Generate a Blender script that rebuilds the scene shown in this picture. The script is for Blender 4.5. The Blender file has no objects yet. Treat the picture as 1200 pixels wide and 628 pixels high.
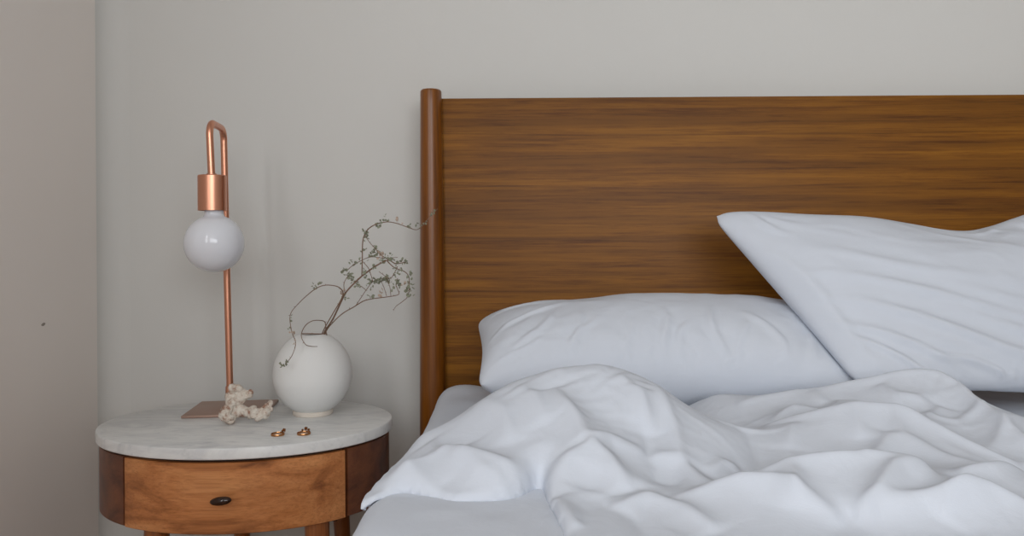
import bpy, bmesh, math, random
import numpy as np
from mathutils import Vector, Matrix, noise
random.seed(7)
rng = np.random.default_rng(11)
PI = math.pi
C = bpy.context.scene.collection
F, CX, CY, ROLL, CAMZ = 933.0, 600.0, 281.0, 0.0068, 0.908
MZ = 0.597            # mattress top
TZ = 0.572            # nightstand top

def at(px, py, D):
    """photo pixel at depth D (metres in front of the camera) -> world point"""
    dx, dy = px - CX, py - CY
    c, s = math.cos(ROLL), math.sin(ROLL)
    x, y = dx * c - dy * s, dx * s + dy * c
    return Vector((x * D / F, D, CAMZ - y * D / F))

# ------------------------------------------------------------------ helpers
def tag(o, label=None, cat=None, group=None, kind=None):
    if label: o['label'] = label
    if cat: o['category'] = cat
    if group: o['group'] = group
    if kind: o['kind'] = kind
    return o

def empty(name, loc, rz=0.0):
    o = bpy.data.objects.new(name, None)
    C.objects.link(o)
    o.location = loc
    o.rotation_euler = (0, 0, rz)
    o.empty_display_size = 0.05
    return o

def obj(name, bm, mat, parent=None, smooth=True, angle=40):
    me = bpy.data.meshes.new(name)
    bmesh.ops.recalc_face_normals(bm, faces=bm.faces)
    bm.to_mesh(me)
    bm.free()
    if smooth:
        me.shade_smooth()
        if angle: me.set_sharp_from_angle(angle=math.radians(angle))
    me.materials.append(mat)
    o = bpy.data.objects.new(name, me)
    C.objects.link(o)
    if parent: o.parent = parent
    return o

def add_box(bm, lo, hi, bev=0.0, seg=3, M=None):
    r = bmesh.ops.create_cube(bm, size=1.0)
    vs = r['verts']
    for v in vs:
        v.co = Vector([lo[i] + (v.co[i] + 0.5) * (hi[i] - lo[i]) for i in range(3)])
    if bev:
        es = list({e for v in vs for e in v.link_edges})
        rr = bmesh.ops.bevel(bm, geom=es, offset=bev, segments=seg, profile=0.5, affect='EDGES')
    if M is not None:
        bmesh.ops.transform(bm, matrix=M, verts=vs if not bev else list({v for f in rr['faces'] for v in f.verts} | {v for v in vs if v.is_valid}))

def add_lathe(bm, prof, seg=48, cen=(0, 0, 0), sx=1.0, sy=1.0, cap=True):
    rings = []
    for r, z in prof:
        if r < 1e-6:
            rings.append([bm.verts.new((cen[0], cen[1], cen[2] + z))])
        else:
            rings.append([bm.verts.new((cen[0] + r * sx * math.cos(2 * PI * k / seg), cen[1] + r * sy * math.sin(2 * PI * k / seg), cen[2] + z)) for k in range(seg)])
    for a, b in zip(rings, rings[1:]):
        for k in range(seg):
            k2 = (k + 1) % seg
            if len(a) == 1 and len(b) == 1: continue
            if len(a) == 1: bm.faces.new((a[0], b[k2], b[k]))
            elif len(b) == 1: bm.faces.new((a[k], a[k2], b[0]))
            else: bm.faces.new((a[k], a[k2], b[k2], b[k]))
    if cap:
        for rr in (rings[0], rings[-1]):
            if len(rr) > 1: bm.faces.new(rr)

def add_tube(bm, pts, rad, seg=10, cap=True):
    pts = [Vector(p) for p in pts]
    n = len(pts)
    if not hasattr(rad, '__len__'): rad = [rad] * n
    t0 = (pts[1] - pts[0]).normalized()
    up = Vector((0, 0, 1)) if abs(t0.z) < 0.9 else Vector((1, 0, 0))
    nrm = t0.cross(up).normalized()
    rings = []
    for i in range(n):
        t = (pts[min(i + 1, n - 1)] - pts[max(i - 1, 0)]).normalized()
        nrm = (nrm - t * nrm.dot(t)).normalized()
        b = t.cross(nrm)
        rings.append([bm.verts.new(pts[i] + (nrm * math.cos(2 * PI * k / seg) + b * math.sin(2 * PI * k / seg)) * rad[i]) for k in range(seg)])
    for a, b in zip(rings, rings[1:]):
        for k in range(seg):
            bm.faces.new((a[k], a[(k + 1) % seg], b[(k + 1) % seg], b[k]))
    if cap:
        bm.faces.new(rings[0]); bm.faces.new(rings[-1])

def catmull(pts, sub=6):
    pts = [Vector(p) for p in pts]
    out = []
    for i in range(len(pts) - 1):
        p0, p1, p2, p3 = pts[max(i - 1, 0)], pts[i], pts[i + 1], pts[min(i + 2, len(pts) - 1)]
        for k in range(sub):
            t = k / sub
            out.append(0.5 * ((2 * p1) + (p2 - p0) * t + (2 * p0 - 5 * p1 + 4 * p2 - p3) * t * t + (3 * p1 - p0 - 3 * p2 + p3) * t ** 3))
    out.append(pts[-1])
    return out

def grid_mesh(name, P, mat, parent=None, mask=None):
    """P (n, m, 3) numpy grid -> smooth quad mesh"""
    n, m, _ = P.shape
    idx = np.arange(n * m).reshape(n, m)
    q = np.stack([idx[:-1, :-1], idx[1:, :-1], idx[1:, 1:], idx[:-1, 1:]], -1).reshape(-1, 4)
    if mask is not None: q = q[mask.reshape(-1)]
    used = np.unique(q)
    re = -np.ones(n * m, int); re[used] = np.arange(len(used))
    me = bpy.data.meshes.new(name)
    me.from_pydata(P.reshape(-1, 3)[used].tolist(), [], re[q].tolist())
    me.update()
    me.shade_smooth()
    me.materials.append(mat)
    o = bpy.data.objects.new(name, me)
    C.objects.link(o)
    if parent: o.parent = parent
    return o

# ------------------------------------------------------------------ materials
def srgb(r, g, b):
    f = lambda c: (c / 255 / 12.92) if c / 255 <= 0.04045 else ((c / 255 + 0.055) / 1.055) ** 2.4
    return (f(r), f(g), f(b), 1)

class NT:
    def __init__(s, name):
        s.m = bpy.data.materials.new(name); s.m.use_nodes = True
        s.t = s.m.node_tree; s.b = s.t.nodes['Principled BSDF']
    def n(s, typ, **kw):
        nd = s.t.nodes.new(typ)
        for k, v in kw.items():
            if k in nd.inputs: nd.inputs[k].default_value = v
            else: setattr(nd, k, v)
        return nd
    def l(s, a, ao, b, bi): s.t.links.new(a.outputs[ao], b.inputs[bi])
    def coord(s, scale=(1, 1, 1), loc=(0, 0, 0), rot=(0, 0, 0)):
        tc = s.n('ShaderNodeTexCoord'); mp = s.n('ShaderNodeMapping')
        mp.inputs['Scale'].default_value = scale; mp.inputs['Location'].default_value = loc; mp.inputs['Rotation'].default_value = rot
        s.l(tc, 'Object', mp, 'Vector'); return mp
    def noise(s, mp, scale, detail=4, rough=0.5, dist=0.0):
        nd = s.n('ShaderNodeTexNoise'); nd.inputs['Scale'].default_value = scale; nd.inputs['Detail'].default_value = detail
        nd.inputs['Roughness'].default_value = rough; nd.inputs['Distortion'].default_value = dist
        s.l(mp, 'Vector', nd, 'Vector'); return nd
    def ramp(s, src, out, stops):
        r = s.n('ShaderNodeValToRGB'); e = r.color_ramp.elements
        while len(e) < len(stops): e.new(0.5)
        for k, (p, c) in enumerate(stops): e[k].position = p; e[k].color = c if len(c) == 4 else (*c, 1)
        s.l(src, out, r, 'Fac'); return r
    def mix(s, a, b, fac, mode='MIX'):
        m = s.n('ShaderNodeMix', data_type='RGBA', blend_type=mode)
        for i, v in ((6, a), (7, b)):
            if isinstance(v, tuple) and not hasattr(v[0], 'outputs'): m.inputs[i].default_value = v
            else: s.t.links.new(v[0].outputs[v[1]], m.inputs[i])
        if isinstance(fac, (int, float)): m.inputs[0].default_value = fac
        else: s.t.links.new(fac[0].outputs[fac[1]], m.inputs[0])
        return m
    def bump(s, src, out, strength, dist):
        b = s.n('ShaderNodeBump'); b.inputs['Strength'].default_value = strength; b.inputs['Distance'].default_value = dist
        s.l(src, out, b, 'Height'); s.l(b, 'Normal', s.b, 'Normal'); return b

def plain(name, col, rough=0.6, metal=0.0, bump=None):
    m = NT(name); m.b.inputs['Base Color'].default_value = col
    m.b.inputs['Roughness'].default_value = rough; m.b.inputs['Metallic'].default_value = metal
    if bump:
        n = m.noise(m.coord(), bump[0], 5, 0.6); m.bump(n, 'Fac', bump[1], bump[2])
    return m.m

def wall_mat(name, col):
    m = NT(name)
    mp = m.coord()
    n = m.noise(mp, 1.7, 3, 0.5)
    r = m.ramp(n, 'Fac', [(0.3, tuple(c * 0.97 for c in col[:3])), (0.7, col[:3])])
    m.l(r, 'Color', m.b, 'Base Color')
    m.b.inputs['Roughness'].default_value = 0.75
    m.b.inputs['Specular IOR Level'].default_value = 0.25
    n2 = m.noise(mp, 90, 4, 0.6); m.bump(n2, 'Fac', 0.12, 0.002)
    return m.m

def wood(name, dark, mid, light, axis=0, band=10.0, rough=0.35, streak=1.0, gscale=1.0, bands=True, coat=0.15, bandloc=0.0, across=11, dist=1.2, fine_x=230, rough_f=.72):
    """long grain along object axis `axis`"""
    m = NT(name)
    def sc(along, acr):
        v = [acr] * 3; v[axis] = along; return tuple(v)
    base = m.noise(m.coord(sc(0.9 * gscale, across * gscale)), 1.0, 6, 0.62, dist)
    fine = m.noise(m.coord(sc(3.5 * gscale, fine_x * gscale)), 1.0, 7, rough_f, 0.2)
    cloud = m.noise(m.coord(sc(2.2 * gscale, 6 * gscale)), 1.0, 3, 0.5, 0.5)
    r = m.ramp(base, 'Fac', [(0.28, dark), (0.47, mid), (0.72, light)])
    # dark pore streaks
    rf = m.ramp(fine, 'Fac', [(0.36, (0.50, 0.40, 0.30)), (0.54, (1, 1, 1))])
    c1 = m.mix((r, 'Color'), (rf, 'Color'), 0.55 * streak if streak < 1.8 else 1.0, 'MULTIPLY')
    rc = m.ramp(cloud, 'Fac', [(0.3, (0.78, 0.76, 0.74)), (0.65, (1.12, 1.12, 1.12))])
    c2 = m.mix((c1, 'Result'), (rc, 'Color'), 0.8, 'MULTIPLY')
    out = (c2, 2)
    c2o = c2
    if bands:
        tc = m.n('ShaderNodeTexCoord'); sep = m.n('ShaderNodeSeparateXYZ'); m.l(tc, 'Object', sep, 'Vector')
        wob = m.noise(m.coord(sc(0.8, 1.5)), 1.0, 2, 0.5)
        mu = m.n('ShaderNodeMath', operation='MULTIPLY_ADD'); m.l(wob, 'Fac', mu, 0); mu.inputs[1].default_value = 0.06
        ax = 'Z' if axis == 0 else 'X'
        m.l(sep, ax, mu, 2)
        sc2 = m.n('ShaderNodeMath', operation='MULTIPLY_ADD'); m.l(mu, 0, sc2, 0); sc2.inputs[1].default_value = band; sc2.inputs[2].default_value = bandloc
        fl = m.n('ShaderNodeMath', operation='FLOOR'); m.l(sc2, 0, fl, 0)
        wn = m.n('ShaderNodeTexWhiteNoise', noise_dimensions='1D'); m.l(fl, 0, wn, 'W')
        rb = m.ramp(wn, 'Value', [(0.0, (0.80, 0.79, 0.78)), (1.0, (1.10, 1.10, 1.08))])
        c3 = m.mix((c2, 2), (rb, 'Color'), 0.85, 'MULTIPLY')
        fr = m.n('ShaderNodeMath', operation='FRACT'); m.l(sc2, 0, fr, 0)
        ln = m.ramp(fr, 0, [(0.0, (0.62, 0.58, 0.54)), (0.035, (1, 1, 1))])
        c4 = m.mix((c3, 2), (ln, 'Color'), 0.8, 'MULTIPLY')
        c2o = c4
    m.l(c2o, 2, m.b, 'Base Color')
    m.b.inputs['Roughness'].default_value = rough
    m.b.inputs['Coat Weight'].default_value = coat
    m.b.inputs['Coat Roughness'].default_value = 0.3
    m.bump(fine, 'Fac', 0.06, 0.001)
    return m.m

def marble():
    m = NT('white_marble')
    mp = m.coord((1, 1, 1))
    n1 = m.noise(m.coord((3.0, 7.5, 6), rot=(0, 0, 0.35)), 1.6, 7, 0.62, 2.2)
    r1 = m.ramp(n1, 'Fac', [(0.36, srgb(206, 206, 206)), (0.50, srgb(220, 220, 218)), (0.62, srgb(226, 226, 224))])
    n2 = m.noise(m.coord((5, 14, 8), rot=(0, 0, 0.5)), 3.0, 6, 0.6, 1.5)
    r2 = m.ramp(n2, 'Fac', [(0.33, srgb(232, 233, 235)), (0.48, (1, 1, 1, 1))])
    c = m.mix((r1, 'Color'), (r2, 'Color'), 0.8, 'MULTIPLY')
    m.l(c, 2, m.b, 'Base Color')
    m.b.inputs['Roughness'].default_value = 0.32
    return m.m

def fabric(name, col, warm=0.0):
    m = NT(name)
    m.b.inputs['Base Color'].default_value = col
    m.b.inputs['Roughness'].default_value = 0.9
    m.b.inputs['Specular IOR Level'].default_value = 0.2
    m.b.inputs['Sheen Weight'].default_value = 0.0
    m.b.inputs['Sheen Roughness'].default_value = 0.5
    n1 = m.noise(m.coord((1, 1, 1)), 28, 5, 0.55, 0.6)
    n2 = m.noise(m.coord((1, 1, 1)), 700, 2, 0.5)
    b1 = m.n('ShaderNodeBump'); b1.inputs['Strength'].default_value = 0.25; b1.inputs['Distance'].default_value = 0.004
    m.l(n1, 'Fac', b1, 'Height')
    b2 = m.n('ShaderNodeBump'); b2.inputs['Strength'].default_value = 0.08; b2.inputs['Distance'].default_value = 0.001
    m.l(n2, 'Fac', b2, 'Height'); m.l(b1, 'Normal', b2, 'Normal'); m.l(b2, 'Normal', m.b, 'Normal')
    return m.m

M_wall = wall_mat('painted_wall_grey', srgb(213, 212, 208))
M_left = wall_mat('wall_paint_bounce_tint', srgb(238, 231, 225))  # wall paint lightened and warmed to stand in for bounced light
M_far = wall_mat('painted_wall_far', srgb(176, 172, 166))
M_ceil = plain('ceiling_paint', srgb(205, 205, 203), 0.9)
M_floor = wood('oak_floor', srgb(132, 92, 56)[:3], srgb(184, 136, 90)[:3], srgb(208, 162, 114)[:3], axis=1, band=8, rough=0.45)
M_trim = plain('trim_paint', srgb(228, 227, 223), 0.45)
M_head = wood('walnut_headboard', srgb(98, 60, 12)[:3], srgb(122, 76, 14)[:3], srgb(150, 98, 22)[:3], axis=0, band=9.2, rough=0.5, coat=0.0, bandloc=0.3, across=36, dist=0.35, streak=1.7, fine_x=110, rough_f=.8)
M_post = wood('walnut_post', srgb(78, 42, 8)[:3], srgb(122, 70, 16)[:3], srgb(150, 92, 28)[:3], axis=2, rough=0.32, bands=False, coat=0.15, across=26)
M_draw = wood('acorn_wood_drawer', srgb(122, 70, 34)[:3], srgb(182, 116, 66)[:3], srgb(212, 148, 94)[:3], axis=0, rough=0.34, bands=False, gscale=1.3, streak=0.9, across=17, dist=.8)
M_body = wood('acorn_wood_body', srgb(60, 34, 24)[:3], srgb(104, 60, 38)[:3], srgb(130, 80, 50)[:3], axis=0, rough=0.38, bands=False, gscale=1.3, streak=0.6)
M_leg = wood('acorn_wood_leg', srgb(84, 44, 20)[:3], srgb(150, 90, 48)[:3], srgb(180, 116, 66)[:3], axis=2, rough=0.35, bands=False, gscale=1.6)
M_marble = marble()
M_copper = plain('brushed_copper', srgb(222, 160, 132), 0.33, 1.0)
M_copper2 = plain('satin_copper', srgb(212, 156, 130), 0.42, 1.0)
M_base = plain('copper_plate', srgb(172, 144, 130), 0.5, 0.7)
M_opal = plain('opal_glass', srgb(226, 228, 234), 0.12)
M_opal.node_tree.nodes['Principled BSDF'].inputs['Subsurface Weight'].default_value = 0.3
M_opal.node_tree.nodes['Principled BSDF'].inputs['Subsurface Radius'].default_value = (0.02, 0.02, 0.02)
M_vase = plain('matte_ceramic', srgb(226, 226, 224), 0.8, 0, (26, 0.25, 0.004))
M_foot = plain('raw_clay', srgb(218, 208, 196), 0.9, 0, (120, 0.3, 0.002))
M_dark = plain('dark_knob_horn', srgb(44, 26, 18), 0.12)
M_twig = plain('twig_bark', srgb(124, 98, 80), 0.85)
M_leafm = plain('dried_leaf', srgb(140, 143, 122), 0.85)
M_leafp = plain('dried_leaf_pink', srgb(186, 166, 150), 0.85)
M_gold = plain('ring_gold', srgb(190, 140, 96), 0.22, 1.0)
M_stone = plain('ring_stone', srgb(120, 66, 26), 0.08)
M_stone.node_tree.nodes['Principled BSDF'].inputs['Transmission Weight'].default_value = 0.3
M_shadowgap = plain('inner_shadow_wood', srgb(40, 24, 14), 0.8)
M_glass = plain('window_glass', (1, 1, 1, 1), 0.02)
M_glass.node_tree.nodes['Principled BSDF'].inputs['Transmission Weight'].default_value = 1.0
M_fab = fabric('white_cotton_duvet', srgb(207, 212, 221))
M_fabp = fabric('white_cotton_pillowcase', srgb(207, 212, 221))
M_fabs = fabric('white_cotton_sheet', srgb(207, 212, 221))
M_matt = plain('mattress_ticking', srgb(215, 214, 210), 0.9)

# coral: off white with pinkish brown recesses
def coral_mat():
    m = NT('coral_rock')
    n = m.noise(m.coord(), 75, 5, 0.6, 0.4)
    r = m.ramp(n, 'Fac', [(0.36, srgb(150, 112, 92)), (0.47, srgb(206, 192, 178)), (0.6, srgb(222, 214, 202))])
    m.l(r, 'Color', m.b, 'Base Color'); m.b.inputs['Roughness'].default_value = 0.9
    n2 = m.noise(m.coord(), 180, 4, 0.6); m.bump(n2, 'Fac', 0.6, 0.003)
    return m.m
M_coral = coral_mat()

for m_, v_ in ((M_head, .3), (M_post, .4)): m_.node_tree.nodes['Principled BSDF'].inputs['Specular IOR Level'].default_value = v_

# ------------------------------------------------------------------ room shell
WY = 1.79; LX = -0.908; RX = 2.75; FY = -2.45; H = 2.55
def structure(name, bm, mat, parent=None):
    o = obj(name, bm, mat, parent, smooth=False)
    if parent is None: o['kind'] = 'structure'
    return o
def boxes(bl):
    bm = bmesh.new()
    for lo, hi in bl: add_box(bm, lo, hi)
    return bm
T = 0.12
structure('floor', boxes([((LX - T, FY - T, -T), (RX + T, WY + T, 0))]), M_floor)
structure('ceiling', boxes([((LX - T, FY - T, H), (RX + T, WY + T, H + T))]), M_ceil)
structure('wall_back', boxes([((LX, WY, 0), (RX + T, WY + T, H))]), M_wall)
structure('wall_right', boxes([((RX, FY - T, 0), (RX + T, WY, H))]), M_far)
# softly rounded plaster corner between the back and the left wall
bm = bmesh.new()
CR = .05
cv = [(LX - .001, WY + .001, 0)] + [(LX + CR - CR * math.sin(a), WY - CR + CR * math.cos(a), 0) for a in [PI / 2 * k / 12 for k in range(13)]]
lo_ = [bm.verts.new((x, y, .0)) for x, y, z in cv]; hi_ = [bm.verts.new((x, y, H)) for x, y, z in cv]
for k in range(len(cv)):
    k2 = (k + 1) % len(cv); bm.faces.new((lo_[k], lo_[k2], hi_[k2], hi_[k]))
bm.faces.new(lo_); bm.faces.new(hi_)
o_ = obj('corner_plaster', bm, M_wall, bpy.data.objects['wall_back'])
# left wall with window opening
LW = (-1.75, -0.25, 1.0, 2.35)      # y0 y1 z0 z1
structure('wall_left', boxes([((LX - T, FY - T, 0), (LX, LW[0], H)), ((LX - T, LW[1], 0), (LX, WY + T, H)),
                              ((LX - T, LW[0], 0), (LX, LW[1], LW[2])), ((LX - T, LW[0], LW[3]), (LX, LW[1], H))]), M_left)
FW = (-0.30, 1.90, 1.05, 2.4)       # x0 x1 z0 z1, front wall window behind the camera
structure('wall_front', boxes([((LX, FY - T, 0), (FW[0], FY, H)), ((FW[1], FY - T, 0), (RX, FY, H)),
                               ((FW[0], FY - T, 0), (FW[1], FY, FW[2])), ((FW[0], FY - T, FW[3]), (FW[1], FY, H))]), M_far)
structure('baseboard_back', boxes([((LX, WY - 0.014, 0), (RX, WY, 0.1))]), M_trim)
structure('baseboard_left', boxes([((LX, FY, 0), (LX + 0.014, WY - 0.014, 0.1))]), M_trim)
def frame_bars(a0, a1, z0, z1, f):
    bl = []
    w = 0.05
    for lo, hi in (((a0, z0), (a0 + w, z1)), ((a1 - w, z0), (a1, z1)), ((a0 + w, z0), (a1 - w, z0 + w)), ((a0 + w, z1 - w), (a1 - w, z1)),
                   (((a0 + a1) / 2 - w / 2, z0 + w), ((a0 + a1) / 2 + w / 2, z1 - w))):
        bl.append(f(lo, hi))
    return bl
w1 = structure('window_1', boxes(frame_bars(LW[0], LW[1], LW[2], LW[3], lambda lo, hi: ((LX - 0.08, lo[0], lo[1]), (LX - 0.03, hi[0], hi[1])))), M_trim)
structure('window_pane', boxes([((LX - 0.06, LW[0] + .05, LW[2] + .05), (LX - 0.055, LW[1] - .05, LW[3] - .05))]), M_glass, w1)
w2 = structure('window_2', boxes(frame_bars(FW[0], FW[1], FW[2], FW[3], lambda lo, hi: ((lo[0], FY - 0.08, lo[1]), (hi[0], FY - 0.03, hi[1])))), M_trim)
structure('window_pane', boxes([((FW[0] + .05, FY - 0.06, FW[2] + .05), (FW[1] - .05, FY - 0.055, FW[3] - .05))]), M_glass, w2)

# tiny chip in the plaster of the left wall (photo pixel 50,380)
bm = bmesh.new()
d = (50 - CX) / F; Dc = LX / d
p = at(50, 380, Dc)
bmesh.ops.create_icosphere(bm, subdivisions=2, radius=0.003)
for v in bm.verts:
    v.co = Vector((LX + max(0.0, v.co.x) * 0.5, p.y + v.co.y * 2.2 + v.co.z * .6, p.z + v.co.z + noise.noise(v.co * 500) * .0015))
obj('plaster_chip', bm, plain('chip_dark', srgb(150, 140, 130), 0.9), bpy.data.objects['wall_left'])

# ------------------------------------------------------------------ nightstand
NC = Vector((-0.4985, 1.50, 0)); NA, NB = 0.2685, 0.2055
ns = tag(empty('nightstand', NC), 'oval nightstand with white marble top, curved wooden drawer front and dark oval knob', 'nightstand')
def oval_ring(a, b, n=96):
    return [(a * math.cos(2 * PI * k / n), b * math.sin(2 * PI * k / n)) for k in range(n)]
def add_oval(bm, prof, n=128):
    rings = []
    for da, z in prof:
        rings.append([bm.verts.new((x, y, z)) for x, y in oval_ring(NA - da, NB - da, n)])
    for a, b in zip(rings, rings[1:]):
        for k in range(n): bm.faces.new((a[k], a[(k + 1) % n], b[(k + 1) % n], b[k]))
    bm.faces.new(rings[0]); bm.faces.new(rings[-1])
bm = bmesh.new()
TH = 0.0195
add_oval(bm, [(0.0015, TZ - TH), (0.0, TZ - TH + 0.0015), (0.0, TZ - 0.0025), (0.0008, TZ - 0.0008), (0.0025, TZ)])
obj('tabletop', bm, M_marble, ns)
# curved shell pieces of the apron between two angles
def apron(bm, a0, a1, da, thick, z0, z1, n=48, bev=0.0012):
    sect = [(0, z0 + bev), (0, z1 - bev), (bev, z1), (thick, z1), (thick, z0), (bev, z0)]
    rings = []
    for k in range(n + 1):
        t = a0 + (a1 - a0) * k / n
        rings.append([bm.verts.new(((NA - da - s) * math.cos(t), (NB - da - s) * math.sin(t), z)) for s, z in sect])
    for a, b in zip(rings, rings[1:]):
        for k in range(len(sect)):
            k2 = (k + 1) % len(sect); bm.faces.new((a[k], a[k2], b[k2], b[k]))
    bm.faces.new(rings[0]); bm.faces.new(rings[-1])
BZ0, BZ1 = 0.4305, TZ - TH - 0.0045
def ang_for_px(px):     # angle on the front of the oval whose point shows at photo column px
    best = None
    for k in range(2000):
        t = PI + PI * k / 2000
        X = NC.x + (NA - .006) * math.cos(t); Y = NC.y + (NB - .006) * math.sin(t)
        e = abs(600 + F * X / Y - 0.0068 * 260 * 0 - px)
        # keep the visible (near) side only
        nx, ny = math.cos(t) / (NA), math.sin(t) / (NB)
        if nx * X + ny * Y < 0 and (best is None or e < best[0]): best = (e, t)
    return best[1]
tL, tR = ang_for_px(144.5), ang_for_px(402.5)
bm = bmesh.new()
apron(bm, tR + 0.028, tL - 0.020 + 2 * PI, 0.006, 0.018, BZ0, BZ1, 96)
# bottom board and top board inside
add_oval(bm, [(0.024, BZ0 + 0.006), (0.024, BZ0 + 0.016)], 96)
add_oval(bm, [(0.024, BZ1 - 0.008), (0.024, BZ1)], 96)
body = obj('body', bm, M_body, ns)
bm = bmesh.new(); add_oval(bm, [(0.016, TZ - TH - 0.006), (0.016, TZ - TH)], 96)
add_oval(bm, [(0.023, BZ0 + .004), (0.023, BZ1 - .001)], 96)  # added dark core, its colour stands in for shade inside the drawer seams
obj('spacer_shade_core', bm, M_shadowgap, ns)
dr = empty('drawer', (0, 0, 0)); dr.parent = ns
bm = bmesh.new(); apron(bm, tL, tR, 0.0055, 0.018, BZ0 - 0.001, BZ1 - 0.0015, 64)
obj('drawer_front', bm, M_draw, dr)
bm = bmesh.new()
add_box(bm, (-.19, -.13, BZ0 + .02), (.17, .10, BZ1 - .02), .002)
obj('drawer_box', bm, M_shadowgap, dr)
# knob : small dark oval pebble on a stem
kp = at(262, 584, 1.292) - NC
bm = bmesh.new()
bmesh.ops.create_uvsphere(bm, u_segments=32, v_segments=20, radius=1)
for v in bm.verts:
    x, y, z = v.co
    dish = -0.25 * math.exp(-(x * x + z * z) * 3) * (1 if y < 0 else 0)
    v.co = Vector((x * 0.0175, (y - dish * -1 * (y < 0) * 0) * 0.0075, z * 0.0070 + x * 0.0016))
for v in bm.verts: v.co += Vector((kp.x, kp.y - 0.013, kp.z))
obj('knob', bm, M_dark, dr)
bm = bmesh.new(); add_tube(bm, [(kp.x, kp.y - .010, kp.z - .002), (kp.x, kp.y + .012, kp.z - .002)], .0025, 12)
obj('knob_stem', bm, M_dark, dr)
# legs
for (px, D, splx, sply, r) in ((185.5, 1.372, -.02, -.02, .0215), (371, 1.372, .02, -.02, .0215), (286, 1.625, -.02, .02, .0185), (397, 1.625, .02, .02, .0185)):
    top = at(px, 626, D) - NC
    top.z = BZ0 + 0.012
    bm = bmesh.new()
    n = 14
    pts = [Vector((top.x + splx * (k / n), top.y + sply * (k / n), top.z * (1 - k / n))) for k in range(n + 1)]
    add_tube(bm, pts, [r * (1.0 - 0.5 * (k / n) ** 1.1) for k in range(n + 1)], 24)
    obj('leg', bm, M_leg, ns)
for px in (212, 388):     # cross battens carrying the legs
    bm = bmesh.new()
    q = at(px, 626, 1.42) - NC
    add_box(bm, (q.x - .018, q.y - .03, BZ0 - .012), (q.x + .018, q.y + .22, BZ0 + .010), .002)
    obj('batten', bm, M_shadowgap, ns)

# ------------------------------------------------------------------ lamp
LP = Vector((-0.566, 1.592, TZ)); LR = math.radians(6)
lamp = tag(empty('table_lamp', LP, LR), 'copper table lamp with square base, hooked pole and bare round white bulb on nightstand', 'lamp')
bm = bmesh.new(); add_box(bm, (-.074, -.070, 0), (.082, .070, .0052), .0012, 2)
obj('base', bm, M_base, lamp)
bm = bmesh.new(); add_lathe(bm, [(0.0, .005), (.0085, .005), (.0085, .046), (.0075, .048), (0, .048)], 32)
obj('collar', bm, M_copper2, lamp)
arm = 0.104; ztop = 1.139 - TZ
pr = .0066
Rb = .024
lean = -.0085
pts = [Vector((0, 0, .045)), Vector((lean * .5, 0, (ztop - Rb - pr) * .5)), Vector((lean, 0, ztop - Rb - pr))]
for k in range(1, 11):
    a = PI / 2 * k / 10
    pts.append(Vector((lean, -Rb + Rb * math.cos(a), ztop - Rb - pr + Rb * math.sin(a))))
for k in range(1, 11):
    a = PI / 2 * (1 - k / 10)
    pts.append(Vector((lean, -arm + Rb - Rb * math.cos(a), ztop - Rb - pr + Rb * math.sin(a))))
hx = lean + .003
pts.append(Vector((hx, -arm, 1.031 - TZ)))
bm = bmesh.new(); add_tube(bm, pts, pr, 20)
obj('pole', bm, M_copper, lamp)
sz0, sz1 = .9665 - TZ, 1.0325 - TZ
bm = bmesh.new()
add_lathe(bm, [(0, sz1), (.0245, sz1), (.0258, sz1 - .0013), (.0258, sz0), (.0243, sz0), (.0243, sz0 + .01), (0, sz0 + .01)], 48, (hx + .001, -arm, 0))
obj('socket', bm, M_copper, lamp)
bm = bmesh.new(); add_lathe(bm, [(0, sz1), (.009, sz1), (.009, sz1 + .003), (0, sz1 + .003)], 24, (hx, -arm, 0), cap=False)
obj('socket_nut', bm, M_copper2, lamp)
gr = .0540; gz = .9050 - TZ
prof = [(0, gz - gr)]
for k in range(1, 41):
    a = -PI / 2 + PI * k / 44
    prof.append((gr * math.cos(a), gz + gr * math.sin(a)))
prof = [p_ for p_ in prof if not (p_[1] > gz and p_[0] < .0225)]
prof += [(.0192, gz + gr * .93), (.0172, gz + gr * 1.02), (.0165, sz0 + .006), (0, sz0 + .006)]
bm = bmesh.new(); add_lathe(bm, prof, 56, (hx + .004, -arm, 0))
obj('bulb', bm, M_opal, lamp, angle=80)

# ------------------------------------------------------------------ vase
VD = 1.553
vp = at(366.5, 440, VD); VC = Vector((vp.x, VD, TZ))
vase = tag(empty('vase', VC), 'round matte white ceramic vase on the marble nightstand top', 'vase')
VP = [(.0345, .0075), (.044, .014), (.055, .024), (.066, .040), (.0735, .059), (.0758, .074), (.0742, .092), (.0690, .110), (.0600, .127), (.0480, .141), (.0350, .1505), (.0255, .1545), (.0222, .1552)]
pr2 = catmull([Vector((r, 0, z)) for r, z in VP], 4)
prof = [(0, .0072)] + [(v.x, v.z) for v in pr2] + [(.0205, .1546), (.0200, .1525), (.028, .146), (.052, .128), (.069, .095), (.071, .07), (.055, .03), (0, .014)]
bm = bmesh.new(); add_lathe(bm, prof, 72)
for v in bm.verts:
    n_ = noise.noise(v.co * 22) * .0009
    rr = math.hypot(v.co.x, v.co.y)
    if rr > .01 and v.co.z > .02: v.co.x *= 1 + n_ / rr; v.co.y *= 1 + n_ / rr
obj('vase_body', bm, M_vase, vase)
bm = bmesh.new(); add_lathe(bm, [(0, .0), (.0375, 0), (.0385, .001), (.0388, .0065), (.036, .0095), (0, .0095)], 64)
for v in bm.verts:
    rr = math.hypot(v.co.x, v.co.y)
    if rr > .01: v.co *= 1 + noise.noise(v.co * 60) * .015
    if v.co.z < .0005: v.co.z = 0
tag(obj('vase_foot', bm, M_foot, vase), 'raw unglazed clay foot ring')

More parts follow.
